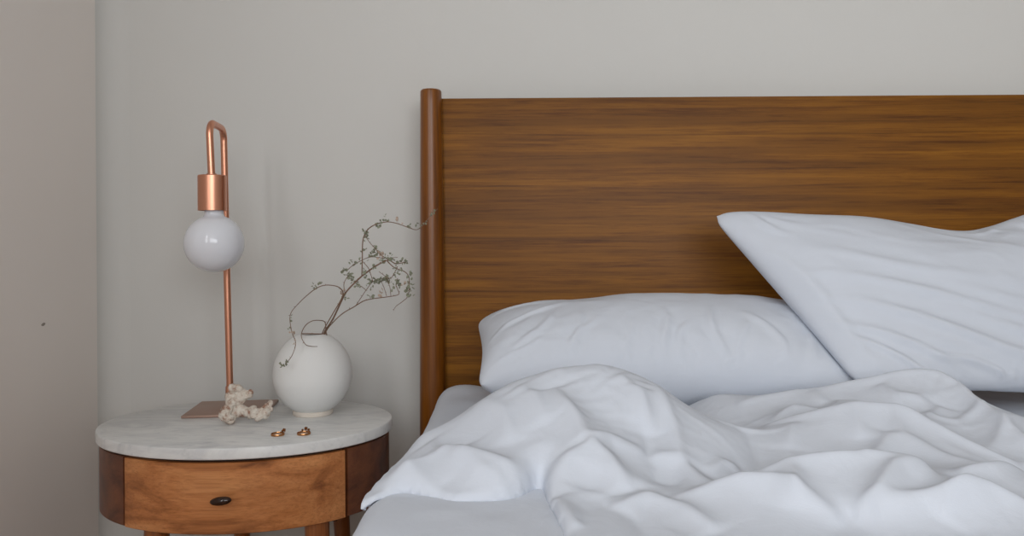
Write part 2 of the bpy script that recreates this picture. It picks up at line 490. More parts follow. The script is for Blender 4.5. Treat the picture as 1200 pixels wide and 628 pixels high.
# ------------------------------------------------------------------ dried sprigs
def leaf_bm(bm, c, s, rnd):
    """one small cupped leaf"""
    d = Vector((rnd.uniform(-1, 1), rnd.uniform(-1, 1), rnd.uniform(-.8, 1))).normalized()
    up = Vector((rnd.uniform(-1, 1), rnd.uniform(-1, 1), rnd.uniform(-1, 1)))
    w = d.cross(up).normalized(); nn = w.cross(d)
    P = [(0, 0, 0), (.35, .42, .12), (.75, .36, .16), (1, 0, .05), (.75, -.36, .16), (.35, -.42, .12), (.5, 0, -.05)]
    vs = [bm.verts.new(c + d * a * s + w * b * s + nn * h * s) for a, b, h in P]
    vs2 = [bm.verts.new(v.co + nn * s * .07) for v in vs]
    for k in range(6):
        bm.faces.new((vs[k], vs[(k + 1) % 6], vs[6])); bm.faces.new((vs2[(k + 1) % 6], vs2[k], vs2[6]))
        bm.faces.new((vs[(k + 1) % 6], vs[k], vs2[k], vs2[(k + 1) % 6]))

def sprig(label, strands, clusters, base):
    """strands: lists of (px,py,depth,radius)"""
    rnd = random.Random(len(label))
    b = at(*base)
    t = tag(empty('dried_sprig', b), label, 'sprig')
    bm = bmesh.new()
    for st in strands:
        P = [at(x, y, D) - b for x, y, D, r in st]
        R_ = [r for *_, r in st]
        cp = catmull(P, 5)
        rr = [R_[min(i // 5, len(R_) - 1)] * (1 - (i % 5) / 5) + R_[min(i // 5 + 1, len(R_) - 1)] * ((i % 5) / 5) for i in range(len(cp))]
        add_tube(bm, cp, rr, 6)
        # little thorny nodes
        for i in range(2, len(cp) - 1, 4):
            o_ = Vector((rnd.uniform(-1, 1), rnd.uniform(-1, 1), rnd.uniform(-.2, 1))).normalized() * .0035
            add_tube(bm, [cp[i], cp[i] + o_], [rr[i] * .8, rr[i] * .3], 5)
    obj('stem', bm, M_twig, t, angle=0)
    for x, y, D, n, s in clusters:
        bm = bmesh.new()
        c0 = at(x, y, D) - b
        for k in range(n):
            off = Vector((rnd.gauss(0, 1), rnd.gauss(0, 1), rnd.gauss(0, 1))) * .0032 * s
            leaf_bm(bm, c0 + off, rnd.uniform(.0043, .0072) * s ** .5, rnd)
        obj('leaf_cluster', bm, M_leafp if rnd.random() < .15 else M_leafm, t, smooth=False)
    return t
a_, b_, c_ = .0017, .0011, .0007
sprig('tallest dried sprig in the vase, its thin tip curling over the headboard post', [
    [(372, 420, 1.555, a_), (379, 392, 1.555, a_), (390, 374, 1.55, a_), (399, 355, 1.545, a_), (405, 343, 1.54, a_), (416, 331, 1.54, a_), (426, 322, 1.54, a_), (439, 312.6, 1.535, a_), (449, 307, 1.53, .0013), (456, 305, 1.53, b_), (464, 309, 1.53, b_), (475, 307, 1.53, c_)],
    [(424, 323, 1.54, b_), (424.5, 306, 1.54, b_), (425, 284, 1.545, b_), (427.7, 274, 1.55, b_), (433.5, 266.7, 1.55, b_), (443, 262, 1.55, b_), (454.5, 260, 1.55, .0009), (466, 262, 1.55, .0009), (479, 266.7, 1.55, .0009), (489, 269, 1.55, c_), (498, 261, 1.55, c_), (506, 251.5, 1.55, c_), (513, 244.5, 1.55, .0005)],
    [(454, 306, 1.53, b_), (462, 313.5, 1.525, .0009), (473.6, 318, 1.52, .0009), (479, 324, 1.52, c_), (479.7, 335.5, 1.52, c_), (478, 347, 1.52, c_), (472, 353, 1.52, c_), (464, 359, 1.52, .0005), (461, 364, 1.52, .0004)],
    [(428, 276, 1.55, .0006), (431.6, 282, 1.55, .0006), (439, 290.6, 1.545, .0007), (447, 299, 1.54, .0008), (456, 305, 1.53, .0008)],
    [(406, 318, 1.56, c_), (412.5, 311.6, 1.56, c_), (424, 305, 1.555, c_), (435, 301, 1.55, c_), (450, 302.5, 1.55, c_), (466, 301.5, 1.55, .0005)],
    [(424.5, 306, 1.54, c_), (431, 313, 1.535, c_), (434, 320, 1.53, c_), (437, 330, 1.53, c_)],
    [(404, 343, 1.545, c_), (403, 333, 1.55, c_), (406, 326, 1.555, c_), (411, 320, 1.555, c_)],
    [(444, 318, 1.52, .0005), (456, 326, 1.52, c_), (461, 322, 1.52, c_), (466, 312, 1.52, c_)],
], [
    (445, 262, 1.55, 5, 1), (440, 263, 1.55, 3, .8), (447, 259, 1.55, 4, .9), (454, 255.5, 1.55, 7, 1.1), (467, 259.5, 1.55, 5, .9), (480.5, 265, 1.55, 5, .9), (491.5, 264, 1.55, 6, 1), (498, 261, 1.55, 3, .7), (506, 252, 1.55, 4, .8), (509, 247, 1.55, 3, .7),
    (428.5, 275, 1.55, 8, 1.1), (427, 270, 1.55, 4, .8), (429, 279, 1.55, 4, .8), (426.5, 293, 1.545, 5, .9),
    (439, 290, 1.545, 7, 1), (441, 296, 1.545, 9, 1.2), (446, 299, 1.54, 10, 1.3), (434, 296, 1.55, 6, 1), (433, 301, 1.55, 4, .9), (451, 303, 1.535, 8, 1.2), (460, 304, 1.53, 7, 1.1), (467, 307, 1.53, 7, 1.1), (475, 307, 1.53, 8, 1.1), (455, 301, 1.53, 5, 1),
    (414, 308, 1.56, 6, 1), (406.5, 318, 1.56, 10, 1.3), (422, 306, 1.555, 4, .8), (412, 322, 1.555, 7, 1.1), (411, 327, 1.55, 8, 1.3), (416, 330, 1.545, 6, 1.1), (419, 335, 1.54, 5, .9), (428, 317, 1.54, 7, 1.1), (438, 312, 1.535, 5, .9),
    (464, 314, 1.525, 4, .8), (469, 317, 1.52, 5, .9), (478, 322, 1.52, 6, 1), (474, 333.5, 1.52, 6, 1), (479.5, 333, 1.52, 8, 1.1), (479, 339, 1.52, 9, 1.2), (478.5, 346, 1.52, 9, 1.2), (402, 343, 1.545, 7, 1.1), (405, 350, 1.545, 5, .9), (464, 320, 1.52, 5, .9)],
    (372, 420, 1.555))
sprig('dried sprig leaning low and right from the vase with leafy upright side shoots', [
    [(374, 420, 1.56, b_), (381, 391, 1.56, b_), (390, 378, 1.555, b_), (402, 367, 1.55, b_), (415, 359.4, 1.55, b_), (426, 352.7, 1.545, b_), (437, 350, 1.54, .0009), (452.6, 348, 1.535, .0009), (467, 345, 1.53, c_), (465.5, 338, 1.53, c_), (464, 333, 1.53, c_), (466, 326, 1.53, c_)],
    [(417, 358, 1.55, c_), (423, 349, 1.55, c_), (429.7, 339, 1.545, c_), (437, 330, 1.54, c_), (445, 327, 1.54, c_), (456, 326, 1.54, c_)],
    [(429, 340, 1.545, .0006), (424, 336, 1.55, .0006), (420, 334, 1.55, .0006)],
    [(453, 347, 1.535, .0006), (450, 337, 1.54, .0006), (446, 328, 1.54, .0006)],
    [(458, 347, 1.535, .0006), (457, 337, 1.54, .0006), (453, 325, 1.54, .0006)],
], [
    (435.5, 347.5, 1.54, 8, 1.2), (447, 344, 1.54, 6, 1.1), (431, 336, 1.545, 6, 1.1), (435, 331, 1.54, 7, 1.1), (440, 327, 1.54, 6, 1), (446, 328.5, 1.54, 9, 1.3), (452, 325, 1.54, 9, 1.3), (455, 330, 1.54, 9, 1.2), (459, 341, 1.535, 4, .7), (464, 332, 1.53, 9, 1.3), (467, 334, 1.53, 5, 1), (420, 335, 1.55, 5, .9), (430, 326, 1.545, 4, .9)],
    (374, 420, 1.56))
sprig('dried sprig arching left from the vase and hanging down its side', [
    [(370, 420, 1.55, b_), (377, 392, 1.55, b_), (388, 371, 1.54, b_), (398, 354, 1.535, b_), (402, 345, 1.53, b_), (400, 339, 1.525, b_), (393, 335, 1.52, .0009), (379, 334.4, 1.51, .0009), (366, 341, 1.50, .0009), (348.7, 356.8, 1.49, c_), (340, 369.7, 1.48, c_), (342, 389, 1.475, c_), (346.5, 402, 1.47, c_), (342, 417, 1.465, c_), (334, 427, 1.46, .0006)]],
    [(369.5, 336, 1.50, 6, 1.1), (376, 333.5, 1.505, 4, .8), (341, 374, 1.48, 3, .7), (343.5, 391, 1.475, 6, 1), (345, 401, 1.47, 4, .8), (335, 425, 1.46, 6, 1), (332, 429, 1.46, 6, 1), (340, 384, 1.478, 3, .7)],
    (370, 420, 1.55))
sprig('short bare dried twig looping over the front rim of the vase', [
    [(384, 398, 1.55, b_), (382, 388, 1.545, b_), (381, 378, 1.535, .0009), (376, 375.5, 1.525, .0009), (366, 376, 1.51, .0008), (357.5, 382, 1.50, .0008), (353, 393, 1.49, c_), (357.5, 403, 1.48, c_), (364, 405.7, 1.475, c_), (372, 406, 1.47, .0005)],
    [(381.5, 391.5, 1.55, .0009), (368, 391, 1.535, .0012), (354, 391, 1.52, .0011)]],
    [], (384, 398, 1.55))

# ------------------------------------------------------------------ coral piece
cb = at(289, 494, 1.485); cb.z = TZ
bm = bmesh.new()
# blob field: marching via metaball-like displaced spheres fused with remesh
blobs = [(266, 488, 1.465, .0135), (269, 480, 1.475, .0140), (273, 473, 1.48, .0135), (270, 463, 1.485, .0100), (273, 455, 1.485, .0095), (278, 457, 1.485, .0120), (284, 463, 1.485, .0110), (290, 462, 1.485, .0075), (294, 459, 1.485, .0055), (278, 468, 1.485, .0130), (279, 480, 1.48, .0115),
         (287, 483, 1.48, .0105), (293, 485, 1.475, .0110), (300, 485, 1.47, .0105), (307, 482, 1.475, .0100), (312, 477, 1.48, .0080), (316, 473, 1.48, .0060), (303, 490, 1.465, .0075), (296, 480, 1.48, .0070), (311, 485, 1.47, .0080), (269, 494, 1.462, .0060), (317, 479, 1.48, .0055)]
for x, y, D, r in blobs:
    p = at(x, y, D) - cb
    bmesh.ops.create_icosphere(bm, subdivisions=2, radius=r * 1.04, matrix=Matrix.Translation(p))
me = bpy.data.meshes.new('coral'); bm.to_mesh(me); bm.free()
co = bpy.data.objects.new('coral', me); C.objects.link(co); co.location = cb
md = co.modifiers.new('r', 'REMESH'); md.mode = 'VOXEL'; md.voxel_size = 0.0011
md = co.modifiers.new('s', 'SMOOTH'); md.factor = .5; md.iterations = 9
dg = bpy.context.evaluated_depsgraph_get()
me2 = bpy.data.meshes.new_from_object(co.evaluated_get(dg))
co.modifiers.clear(); co.data = me2; me2.name = 'coral'
me2.materials.clear(); me2.materials.append(M_coral)
nrm_ = [v.normal.copy() for v in me2.vertices]
for v, n_ in zip(me2.vertices, nrm_):
    q = v.co
    dd = noise.noise(q * 60) * .0050 + (.35 - abs(noise.noise(Vector((q.x * 90, q.y * 60, q.z * 200)) + Vector((5, 1, 2))))) * .0026
    cell = noise.voronoi(q * 95)[0]
    dd -= max(0, .36 - cell[0]) * .012
    v.co = q + n_ * dd
zmin = min(v.co.z for v in me2.vertices)
for v in me2.vertices: v.co.z = max(v.co.z - 0.0, 0.0003) if zmin < 0 else v.co.z - zmin
me2.shade_smooth()
tag(co, 'small rough white coral piece in front of the copper lamp base', 'coral')

# ------------------------------------------------------------------ rings
def ring(px, py, D, rz, label, style):
    c = at(px, py, D); c.z = TZ
    t = tag(empty('finger_ring', c, rz), label, 'ring')
    R_, r_ = .0112, .0009
    bm = bmesh.new()
    n = 40
    pts = []
    rings_ = []
    for k in range(n):
        a = 2 * PI * k / n
        ctr = Vector((R_ * math.cos(a), R_ * math.sin(a), .0020))
        rad = Vector((math.cos(a), math.sin(a), 0))
        rings_.append([bm.verts.new(ctr + rad * r_ * .7 * math.cos(b) + Vector((0, 0, 1)) * .0019 * math.sin(b)) for b in [2 * PI * j / 10 for j in range(10)]])
    for k in range(n):
        a, b = rings_[k], rings_[(k + 1) % n]
        for j in range(10): bm.faces.new((a[j], a[(j + 1) % 10], b[(j + 1) % 10], b[j]))
    obj('band', bm, M_gold, t)
    for (x, y, z, s) in style:
        bm = bmesh.new()
        bmesh.ops.create_icosphere(bm, subdivisions=1, radius=s, matrix=Matrix.Translation((x, y, z)))
        obj('gemstone', bm, M_stone, t, smooth=False)
        bm = bmesh.new()
        for j in range(4):
            a = PI / 4 + j * PI / 2
            add_tube(bm, [(x + s * .6 * math.cos(a), y + s * .6 * math.sin(a), max(.0008, z - s * 1.3)), (x + s * math.cos(a), y + s * math.sin(a), z), (x + s * .8 * math.cos(a), y + s * .8 * math.sin(a), z + s * .75)], .0004, 6)
        obj('prong', bm, M_gold, t)
ring(325.5, 507.5, 1.38, 0, 'left gold ring with raised brown stones at its right side', [(.0105, .002, .0090, .0030), (.0068, .006, .0062, .0022), (.0110, -.005, .0050, .0020)])
ring(356, 505.5, 1.385, 0, 'right gold ring with a flower of brown stones on its back', [(.001, .0108, .0082, .0030), (.0062, .0094, .0062, .0022), (-.0048, .0102, .0055, .0019)])

# ------------------------------------------------------------------ bed frame
bedX0, bedX1 = -0.142, 1.388
HY = 1.70
bed = tag(empty('bed', (0.62, 0.65, 0)), 'mid-century walnut bed with plain tall headboard and tapered round post', 'bed')
bo = Vector((0.62, 0.65, 0))
ptop = at(860, 113, HY).z
bm = bmesh.new()
xl = at(520, 300, HY).x
xr = 2 * 0.62 - xl
add_box(bm, (xl - .004 - bo.x, HY - bo.y, .34), (xr + .004 - bo.x, HY + .022 - bo.y, ptop), .0018, 2)
obj('headboard_panel', bm, M_head, bed)
def post(cx, mirror):
    bm = bmesh.new()
    zt = at(506, 106, HY).z
    n = 40; seg = 40
    rings = []
    for k in range(n + 1):
        t = k / n
        z = zt * t
        # half width: .0235 at top, .0288 at mattress, then taper to the foot
        if z > .45: hw = .0288 - (.0288 - .0226) * (z - .45) / (zt - .45)
        else: hw = .0288 - (.0288 - .019) * (.45 - z) / .45
        rings.append((hw, z))
    rings = rings[:-1] + [(rings[-1][0], zt - .005), (rings[-1][0] * .97, zt - .0022), (rings[-1][0] * .88, zt - .0006), (rings[-1][0] * .6, zt)]
    vs = []
    for hw, z in rings:
        vs.append([bm.verts.new((cx - bo.x + hw * math.cos(2 * PI * j / seg), HY - .006 - bo.y + hw * 1.15 * math.sin(2 * PI * j / seg), z)) for j in range(seg)])
    for a, b in zip(vs, vs[1:]):
        for j in range(seg): bm.faces.new((a[j], a[(j + 1) % seg], b[(j + 1) % seg], b[j]))
    bm.faces.new(vs[0]); bm.faces.new(vs[-1])
    obj('headboard_post', bm, M_post, bed)
pcx = at(506.3, 300, HY - .006).x
post(pcx, 0); post(1.24 - pcx, 1)
for x0 in (bedX0 - .004, bedX1 - .022 + .004):
    bm = bmesh.new(); add_box(bm, (x0 - bo.x, -.40 - bo.y, .22), (x0 + .022 - bo.x, HY - bo.y, .335), .003)
    obj('side_rail', bm, M_post, bed)
bm = bmesh.new(); add_box(bm, (bedX0 - bo.x, -.42 - bo.y, .22), (bedX1 - bo.x, -.398 - bo.y, .335), .003)
obj('foot_rail', bm, M_head, bed)
for x in (bedX0 + .05, bedX1 - .05):
    bm = bmesh.new(); add_tube(bm, [(x - bo.x, -.35 - bo.y, 0), (x - bo.x, -.35 - bo.y, .23)], [.015, .026], 20)
    obj('foot_leg', bm, M_post, bed)
bm = bmesh.new()
for k in range(12):
    y = -.33 + k * .178
    add_box(bm, (bedX0 + .019 - bo.x, y - bo.y, .262), (bedX1 - .019 - bo.x, y + .07 - bo.y, .28), .002)
obj('slat', bm, M_shadowgap, bed)

bm = bmesh.new()
add_box(bm, (bedX0 + .012, -.37, .281), (bedX1 - .012, 1.665, MZ - .012), .04, 5)
tag(obj('mattress', bm, M_matt), 'white mattress on the walnut bed under the fitted sheet', 'mattress')

def N(x, y, s, seed=0.0):
    """vectorised smooth value noise (numpy)"""
    xs, ys = x * s + 17.3 * seed, y * s - 9.1 * seed
    xi, yi = np.floor(xs).astype(np.int64), np.floor(ys).astype(np.int64)
    xf, yf = xs - xi, ys - yi
    def h(i, j):
        n = (i * 374761393 + j * 668265263 + int(seed * 1013) * 1442695) & 0x7fffffff
        n = ((n ^ (n >> 13)) * 1274126177) & 0x7fffffff
        n = (n ^ (n >> 16)) & 0xffff
        return n / 32767.5 - 1
    u = xf ** 3 * (xf * (xf * 6 - 15) + 10); v = yf ** 3 * (yf * (yf * 6 - 15) + 10)
    return (h(xi, yi) * (1 - u) + h(xi + 1, yi) * u) * (1 - v) + (h(xi, yi + 1) * (1 - u) + h(xi + 1, yi + 1) * u) * v
def sstep(a, b, x):
    t = np.clip((x - a) / (b - a), 0, 1); return t * t * (3 - 2 * t)

# fitted sheet: a skin over the mattress, rounded over its edges
def skin(name, x0, x1, y0, y1, top, down, rad, mat, wr, step=.011, back=True):
    """cloth lying on top and falling over the left, right (and back) edge"""
    def path(a0, a1, over_a=True, over_b=True):
        pts = []
        L = down
        if over_a:
            for k in range(int(L / step), 0, -1): pts.append((a0, rad + k * step))
            for k in range(9): t = PI / 2 * k / 8; pts.append((a0 + rad * (1 - math.cos(t)), rad * (1 - math.sin(t))))
        n = int((a1 - a0 - 2 * rad) / step)
        for k in range(1, n): pts.append((a0 + rad + (a1 - a0 - 2 * rad) * k / n, 0))
        if over_b:
            for k in range(9): t = PI / 2 * (1 - k / 8); pts.append((a1 - rad * (1 - math.cos(t)), rad * (1 - math.sin(t))))
            for k in range(1, int(L / step) + 1): pts.append((a1, rad + k * step))
        return np.array(pts)
    px_ = path(x0, x1); py_ = path(y0, y1)
    X = np.repeat(px_[:, 0][:, None], len(py_), 1); Y = np.repeat(py_[:, 0][None, :], len(px_), 0)
    dz = np.maximum(px_[:, 1][:, None] + 0 * Y, py_[:, 1][None, :] + 0 * X)
    P = np.stack([X, Y, top - dz], -1)
    # round vertical corners
    cx_, cy_ = (x0 + x1) / 2, (y0 + y1) / 2
    hx, hy = (x1 - x0) / 2 - .05, (y1 - y0) / 2 - .05
    qx, qy = np.abs(P[..., 0] - cx_) - hx, np.abs(P[..., 1] - cy_) - hy
    m = (qx > 0) & (qy > 0)
    L_ = np.maximum(np.hypot(qx, qy), 1e-6); mx = np.maximum(qx, qy)
    k = np.where(m, mx / L_, 1)
    P[..., 0] = np.where(m, cx_ + np.sign(P[..., 0] - cx_) * (hx + qx * k), P[..., 0])
    P[..., 1] = np.where(m, cy_ + np.sign(P[..., 1] - cy_) * (hy + qy * k), P[..., 1])
    w = wr(P)
    P += w
    return grid_mesh(name, P, mat)
def fs_wr(P):
    X, Y, Z = P[..., 0], P[..., 1], P[..., 2]
    w = np.zeros_like(P)
    a = N(X, Y * .35, 16, 1) * .0022 + N(X * .5 + Y, Y - X, 9, 2) * .0022 + np.abs(N(X + Y * .5, Y * .6, 24, 3)) * .0018
    side = sstep(MZ - .01, MZ - .06, Z)
    w[..., 2] = np.abs(a) * (1 - side)
    w[..., 0] = -np.abs(N(Y, Z * .3, 20, 4)) * .004 * side * (X < .3) + 0
    # soft roll of gathered sheet at the back left corner
    g = np.exp(-(((X - bedX0 - .035) / .05) ** 2 + ((Y - 1.62) / .05) ** 2))
    w[..., 2] += g * .012
    return w
fs = skin('fitted_sheet', bedX0 - .015, bedX1, -.382, 1.678, MZ, .22, .035, M_fabs, fs_wr)
tag(fs, 'smooth white fitted sheet stretched over the mattress, showing beside the headboard post', 'sheet')

# flat sheet layer under the duvet, falling over the left mattress side
def drape_left(name, X_edge, y0, y1, xr, rad, down, lift, mat, label, cat, seed):
    ys = np.arange(y0, y1 + 1e-6, .008)
    pts = []
    for k in range(int(down / .008), 0, -1): pts.append((X_edge, -rad - k * .008))
    for k in range(13): t = PI / 2 * k / 12; pts.append((X_edge + rad * (1 - math.cos(t)), -rad * (1 - math.sin(t))))
    for k in range(1, int((xr - X_edge - rad) / .008)): pts.append((X_edge + rad + k * .008, 0))
    pts = np.array(pts)
    X = pts[:, 0][:, None] + 0 * ys[None, :]; Y = ys[None, :] + 0 * X
    Z = MZ + lift + pts[:, 1][:, None] + 0 * X
    side = sstep(MZ + lift - .01, MZ + lift - .08, Z)
    w = N(Y, X * .5, 7, seed) * .006 + N(Y + X * .6, X * .3, 17, seed + 1) * .0025
    wz = N(X * .8 + Y * .5, Y, 8, seed + 2) * .003 + N(X, Y * 1.5, 19, seed + 3) * .0012
    Z = Z + (np.abs(wz)) * (1 - side)
    X = X + w * side - .012 * side * sstep(MZ, MZ - .25, Z)
    # taper down to the fitted sheet at the back end
    e = sstep(y1, y1 - .05, Y)
    Z = Z - (1 - e) * (lift - .003) * (1 - side)
    X = X + (1 - e) * (bedX0 - .004 - X_edge) * side
    o = grid_mesh(name, np.stack([X, Y, Z], -1), mat)
    sd = o.modifiers.new('thickness', 'SOLIDIFY'); sd.thickness = .004; sd.offset = 1
    tag(o, label, cat)
    return o
drape_left('flat_sheet', -.167, -.36, 1.0, .115, .035, .20, .022, M_fabs, 'white flat sheet hanging over the left mattress side below the duvet hem', 'sheet', 5)

# ------------------------------------------------------------------ cloth relaxation (position based, structured grid)
def pairs():
    return [((1, 0), 1.0), ((0, 1), 1.0), ((1, 1), .6), ((1, -1), .6)]
def project(P, di, dj, rest, stiff):
    n, m, _ = P.shape
    for par in (0, 1):
        # colour along the main axis so that no vertex is shared
        ax = 0 if di else 1
        i0 = slice(0, n - di); i1 = slice(di, n)
        if dj >= 0: j0 = slice(0, m - dj); j1 = slice(dj, m)
        else: j0 = slice(-dj, m); j1 = slice(0, m + dj)
        step = di if ax == 0 else dj
        A = P[i0, j0]; B = P[i1, j1]
        d = B - A
        L = np.sqrt((d * d).sum(-1)) + 1e-9
        idx = np.arange(A.shape[ax])
        sel = ((idx // step) % 2) == par
        w = sel.astype(float)
        w = w[:, None] if ax == 0 else w[None, :]
        R_ = rest
        corr = (stiff * 0.5 * w * (L - R_) / L)[..., None] * d
        P[i0, j0] += corr
        P[i1, j1] -= corr
def rests(P, k):
    out = {}
    n, m, _ = P.shape
    for (di, dj) in ((1, 0), (0, 1), (1, 1), (1, -1), (2, 0), (0, 2)):
        i0 = slice(0, n - di); i1 = slice(di, n)
        if dj >= 0: j0 = slice(0, m - dj); j1 = slice(dj, m)
        else: j0 = slice(-dj, m); j1 = slice(0, m + dj)
        d = P[i1, j1] - P[i0, j0]
        out[(di, dj)] = np.sqrt((d * d).sum(-1)) * k
    return out
def grid_normals(P):
    gx = np.gradient(P, axis=0); gy = np.gradient(P, axis=1)
    n = np.cross(gx, gy)
    return n / (np.sqrt((n * n).sum(-1, keepdims=True)) + 1e-12)

# ---- pillow: inflate two sewn sheets
def pillow_shape(L, W, nu, nv, steps, press, seed, excess=1.0):
    u = np.linspace(-L / 2, L / 2, nu); v = np.linspace(-W / 2, W / 2, nv)
    U, V = np.meshgrid(u, v, indexing='ij')
    flat = np.stack([U, V, 0 * U], -1)
    bump = (1 - (2 * U / L) ** 4) * (1 - (2 * V / W) ** 4)
    nz = (N(U, V, 14, seed) * .003 + N(U, V, 30, seed + 1) * .0015) * bump
    T_ = flat.copy(); T_[..., 2] = .03 * bump + nz
    B_ = flat.copy(); B_[..., 2] = -.03 * bump + N(U, V, 14, seed + 2) * .003 * bump
    rest = rests(flat, excess)
    prev = [T_.copy(), B_.copy()]
    cur = [T_, B_]
    for s in range(steps):
        for k in (0, 1):
            P = cur[k]
            nrm = grid_normals(P) * (1 if k == 0 else -1)
            v_ = (P - prev[k]) * .93
            prev[k] = P.copy()
            cur[k] = P + v_ + nrm * press
        for it in range(5):
            for k in (0, 1):
                P = cur[k]
                project(P, 1, 0, rest[(1, 0)], 1.0); project(P, 0, 1, rest[(0, 1)], 1.0)
                project(P, 1, 1, rest[(1, 1)], .35); project(P, 1, -1, rest[(1, -1)], .35)
                if it == 0:
                    project(P, 2, 0, rest[(2, 0)], .18); project(P, 0, 2, rest[(0, 2)], .18)
            a, b = cur
            for sl in ((0, slice(None)), (-1, slice(None)), (slice(None), 0), (slice(None), -1)):
                mid = (a[sl] + b[sl]) / 2; a[sl] = mid; b[sl] = mid
    return cur

def make_pillow(name, shapes, place, mat, label, post=None):
    me_pts = []; faces = []
    n, m, _ = shapes[0].shape
    A = place(shapes[0]); B = place(shapes[1])
    if post: A = post(A); B = post(B)
    idxA = np.arange(n * m).reshape(n, m)
    idxB = np.zeros((n, m), int) - 1
    inner = np.zeros((n, m), bool); inner[1:-1, 1:-1] = True
    idxB[inner] = n * m + np.arange(inner.sum()); idxB[~inner] = idxA[~inner]
    pts = np.concatenate([A.reshape(-1, 3), B[inner]])
    q = lambda I: np.stack([I[:-1, :-1], I[1:, :-1], I[1:, 1:], I[:-1, 1:]], -1).reshape(-1, 4)
    f = q(idxA).tolist() + q(idxB)[:, ::-1].tolist()
    me = bpy.data.meshes.new(name); me.from_pydata(pts.tolist(), [], f); me.update(); me.shade_smooth()
    me.materials.append(mat)
    o = bpy.data.objects.new(name, me); C.objects.link(o)
    ss = o.modifiers.new('smooth', 'SUBSURF'); ss.levels = 1; ss.render_levels = 1
    return tag(o, label, 'pillow', 'bed pillows')

def bil(c, s, t):
    """c = [[P00,P10],[P01,P11]] as world points; s along length, t along width in 0..1"""
    P00, P10, P01, P11 = [np.array(p) for p in c]
    s = s[..., None]; t = t[..., None]
    return (P00 * (1 - s) + P10 * s) * (1 - t) + (P01 * (1 - s) + P11 * s) * t

PL, PW = .70, .46
sh1 = pillow_shape(PL, PW, 104, 70, 170, .00022, 3)
sh2 = pillow_shape(PL, PW, 104, 70, 170, .00018, 8)

def placer(corners, thick, sh, curve=None, nsign=1, square=.75, wr=None, zpow=1.0):
    T_, B_ = sh
    n, m, _ = T_.shape
    mnx, mxx = T_[..., 0].min(), T_[..., 0].max(); mny, mxy = T_[..., 1].min(), T_[..., 1].max()
    mz = max(np.abs(T_[..., 2]).max(), np.abs(B_[..., 2]).max())
    c = [np.array(p) for p in corners]
    ex = (c[1] - c[0]) + (c[3] - c[2]); ey = (c[2] - c[0]) + (c[3] - c[1])
    nn = np.cross(ex, ey); nn = nn / np.linalg.norm(nn) * nsign
    # local extents of the seam, to straighten its inward sag
    lo_x, hi_x = T_[0, :, 0][None, :], T_[-1, :, 0][None, :]
    lo_y, hi_y = T_[:, 0, 1][:, None], T_[:, -1, 1][:, None]
    def f(P):
        s0 = (P[..., 0] - mnx) / (mxx - mnx); t0 = (P[..., 1] - mny) / (mxy - mny)
        s1 = (P[..., 0] - lo_x) / (hi_x - lo_x); t1 = (P[..., 1] - lo_y) / (hi_y - lo_y)
        s = s0 * (1 - square) + s1 * square; t = t0 * (1 - square) + t1 * square
        z = P[..., 2] / mz
        z = np.sign(z) * np.abs(z) ** zpow
        W_ = bil(corners, s, t) + nn * (z * thick)[..., None]
        if wr is not None:
            edge = np.clip(np.minimum(np.minimum(s, 1 - s), np.minimum(t, 1 - t)) * 12, 0, 1)
            W_ = W_ + nn * (wr(s, t) * np.sign(P[..., 2] + 1e-9) * edge)[..., None]
        if curve is not None: W_ = W_ + curve(s, t, z)
        return W_
    f.nn = nn
    return f
def crease(s, t, a, b, w, h, ax=.70, ay=.46):
    """soft fold line between two points of the pillow face"""
    X_, Y_ = s * ax, t * ay
    x0, y0, x1, y1 = a[0] * ax, a[1] * ay, b[0] * ax, b[1] * ay
    dx, dy = x1 - x0, y1 - y0
    k = np.clip(((X_ - x0) * dx + (Y_ - y0) * dy) / (dx * dx + dy * dy), 0, 1)
    bend = .012 * np.sin(k * PI * 1.3 + x0 * 40)
    ln = math.hypot(dx, dy)
    ex_ = X_ - x0 - k * dx + bend * dy / ln; ey_ = Y_ - y0 - k * dy - bend * dx / ln
    d = np.hypot(ex_, ey_)
    return h * np.sin(np.clip(k, .02, .98) * PI) ** .7 * np.exp(-(d / w) ** 2) - h * .45 * np.sin(np.clip(k, .02, .98) * PI) * np.exp(-(d / (2.6 * w)) ** 2)

def corner_round(s, t, c):
    c = [np.array(p) for p in c]; mid = sum(c) / 4
    o = np.zeros(s.shape + (3,))
    for k, (a, b) in enumerate(((0, 0), (1, 0), (0, 1), (1, 1))):
        w = np.exp(-(((s - a) * .70) ** 2 + ((t - b) * .46) ** 2) / .022 ** 2)
        o = o + w[..., None] * (mid - c[k]) / np.linalg.norm(mid - c[k]) * .013
    return o
# pillow 1, lying against the headboard.  corners: front-left, front-right, back-left, back-right
c1 = [at(560, 452, 1.34), at(1008, 458, 1.34), at(559, 378, 1.60), at(985, 375, 1.60)]
r1 = np.random.default_rng(5)
L1 = [((.08, .10), (.20, .42), .008, .004), ((.24, .04), (.30, .34), .006, .004), ((.27, .03), (.25, .40), .006, .003), ((.50, .03), (.47, .42), .007, .005), ((.56, .30), (.52, .03), .006, .004),
      ((.66, .03), (.60, .45), .007, .005), ((.70, .03), (.68, .30), .006, .004), ((.80, .05), (.72, .40), .007, .004), ((.86, .05), (.92, .45), .006, .003), ((.34, .04), (.42, .30), .006, .003),
      ((.03, .30), (.22, .62), .009, .004), ((.02, .75), (.22, .70), .008, .003), ((.14, .95), (.22, .70), .007, .003), ((.05, .05), (.16, .22), .006, .004)]
for k in range(16):
    x = r1.uniform(.06, .94); L1.append(((x, .01), (x + r1.uniform(-.03, .03), r1.uniform(.07, .18)), .0035, r1.uniform(.0015, .003)))
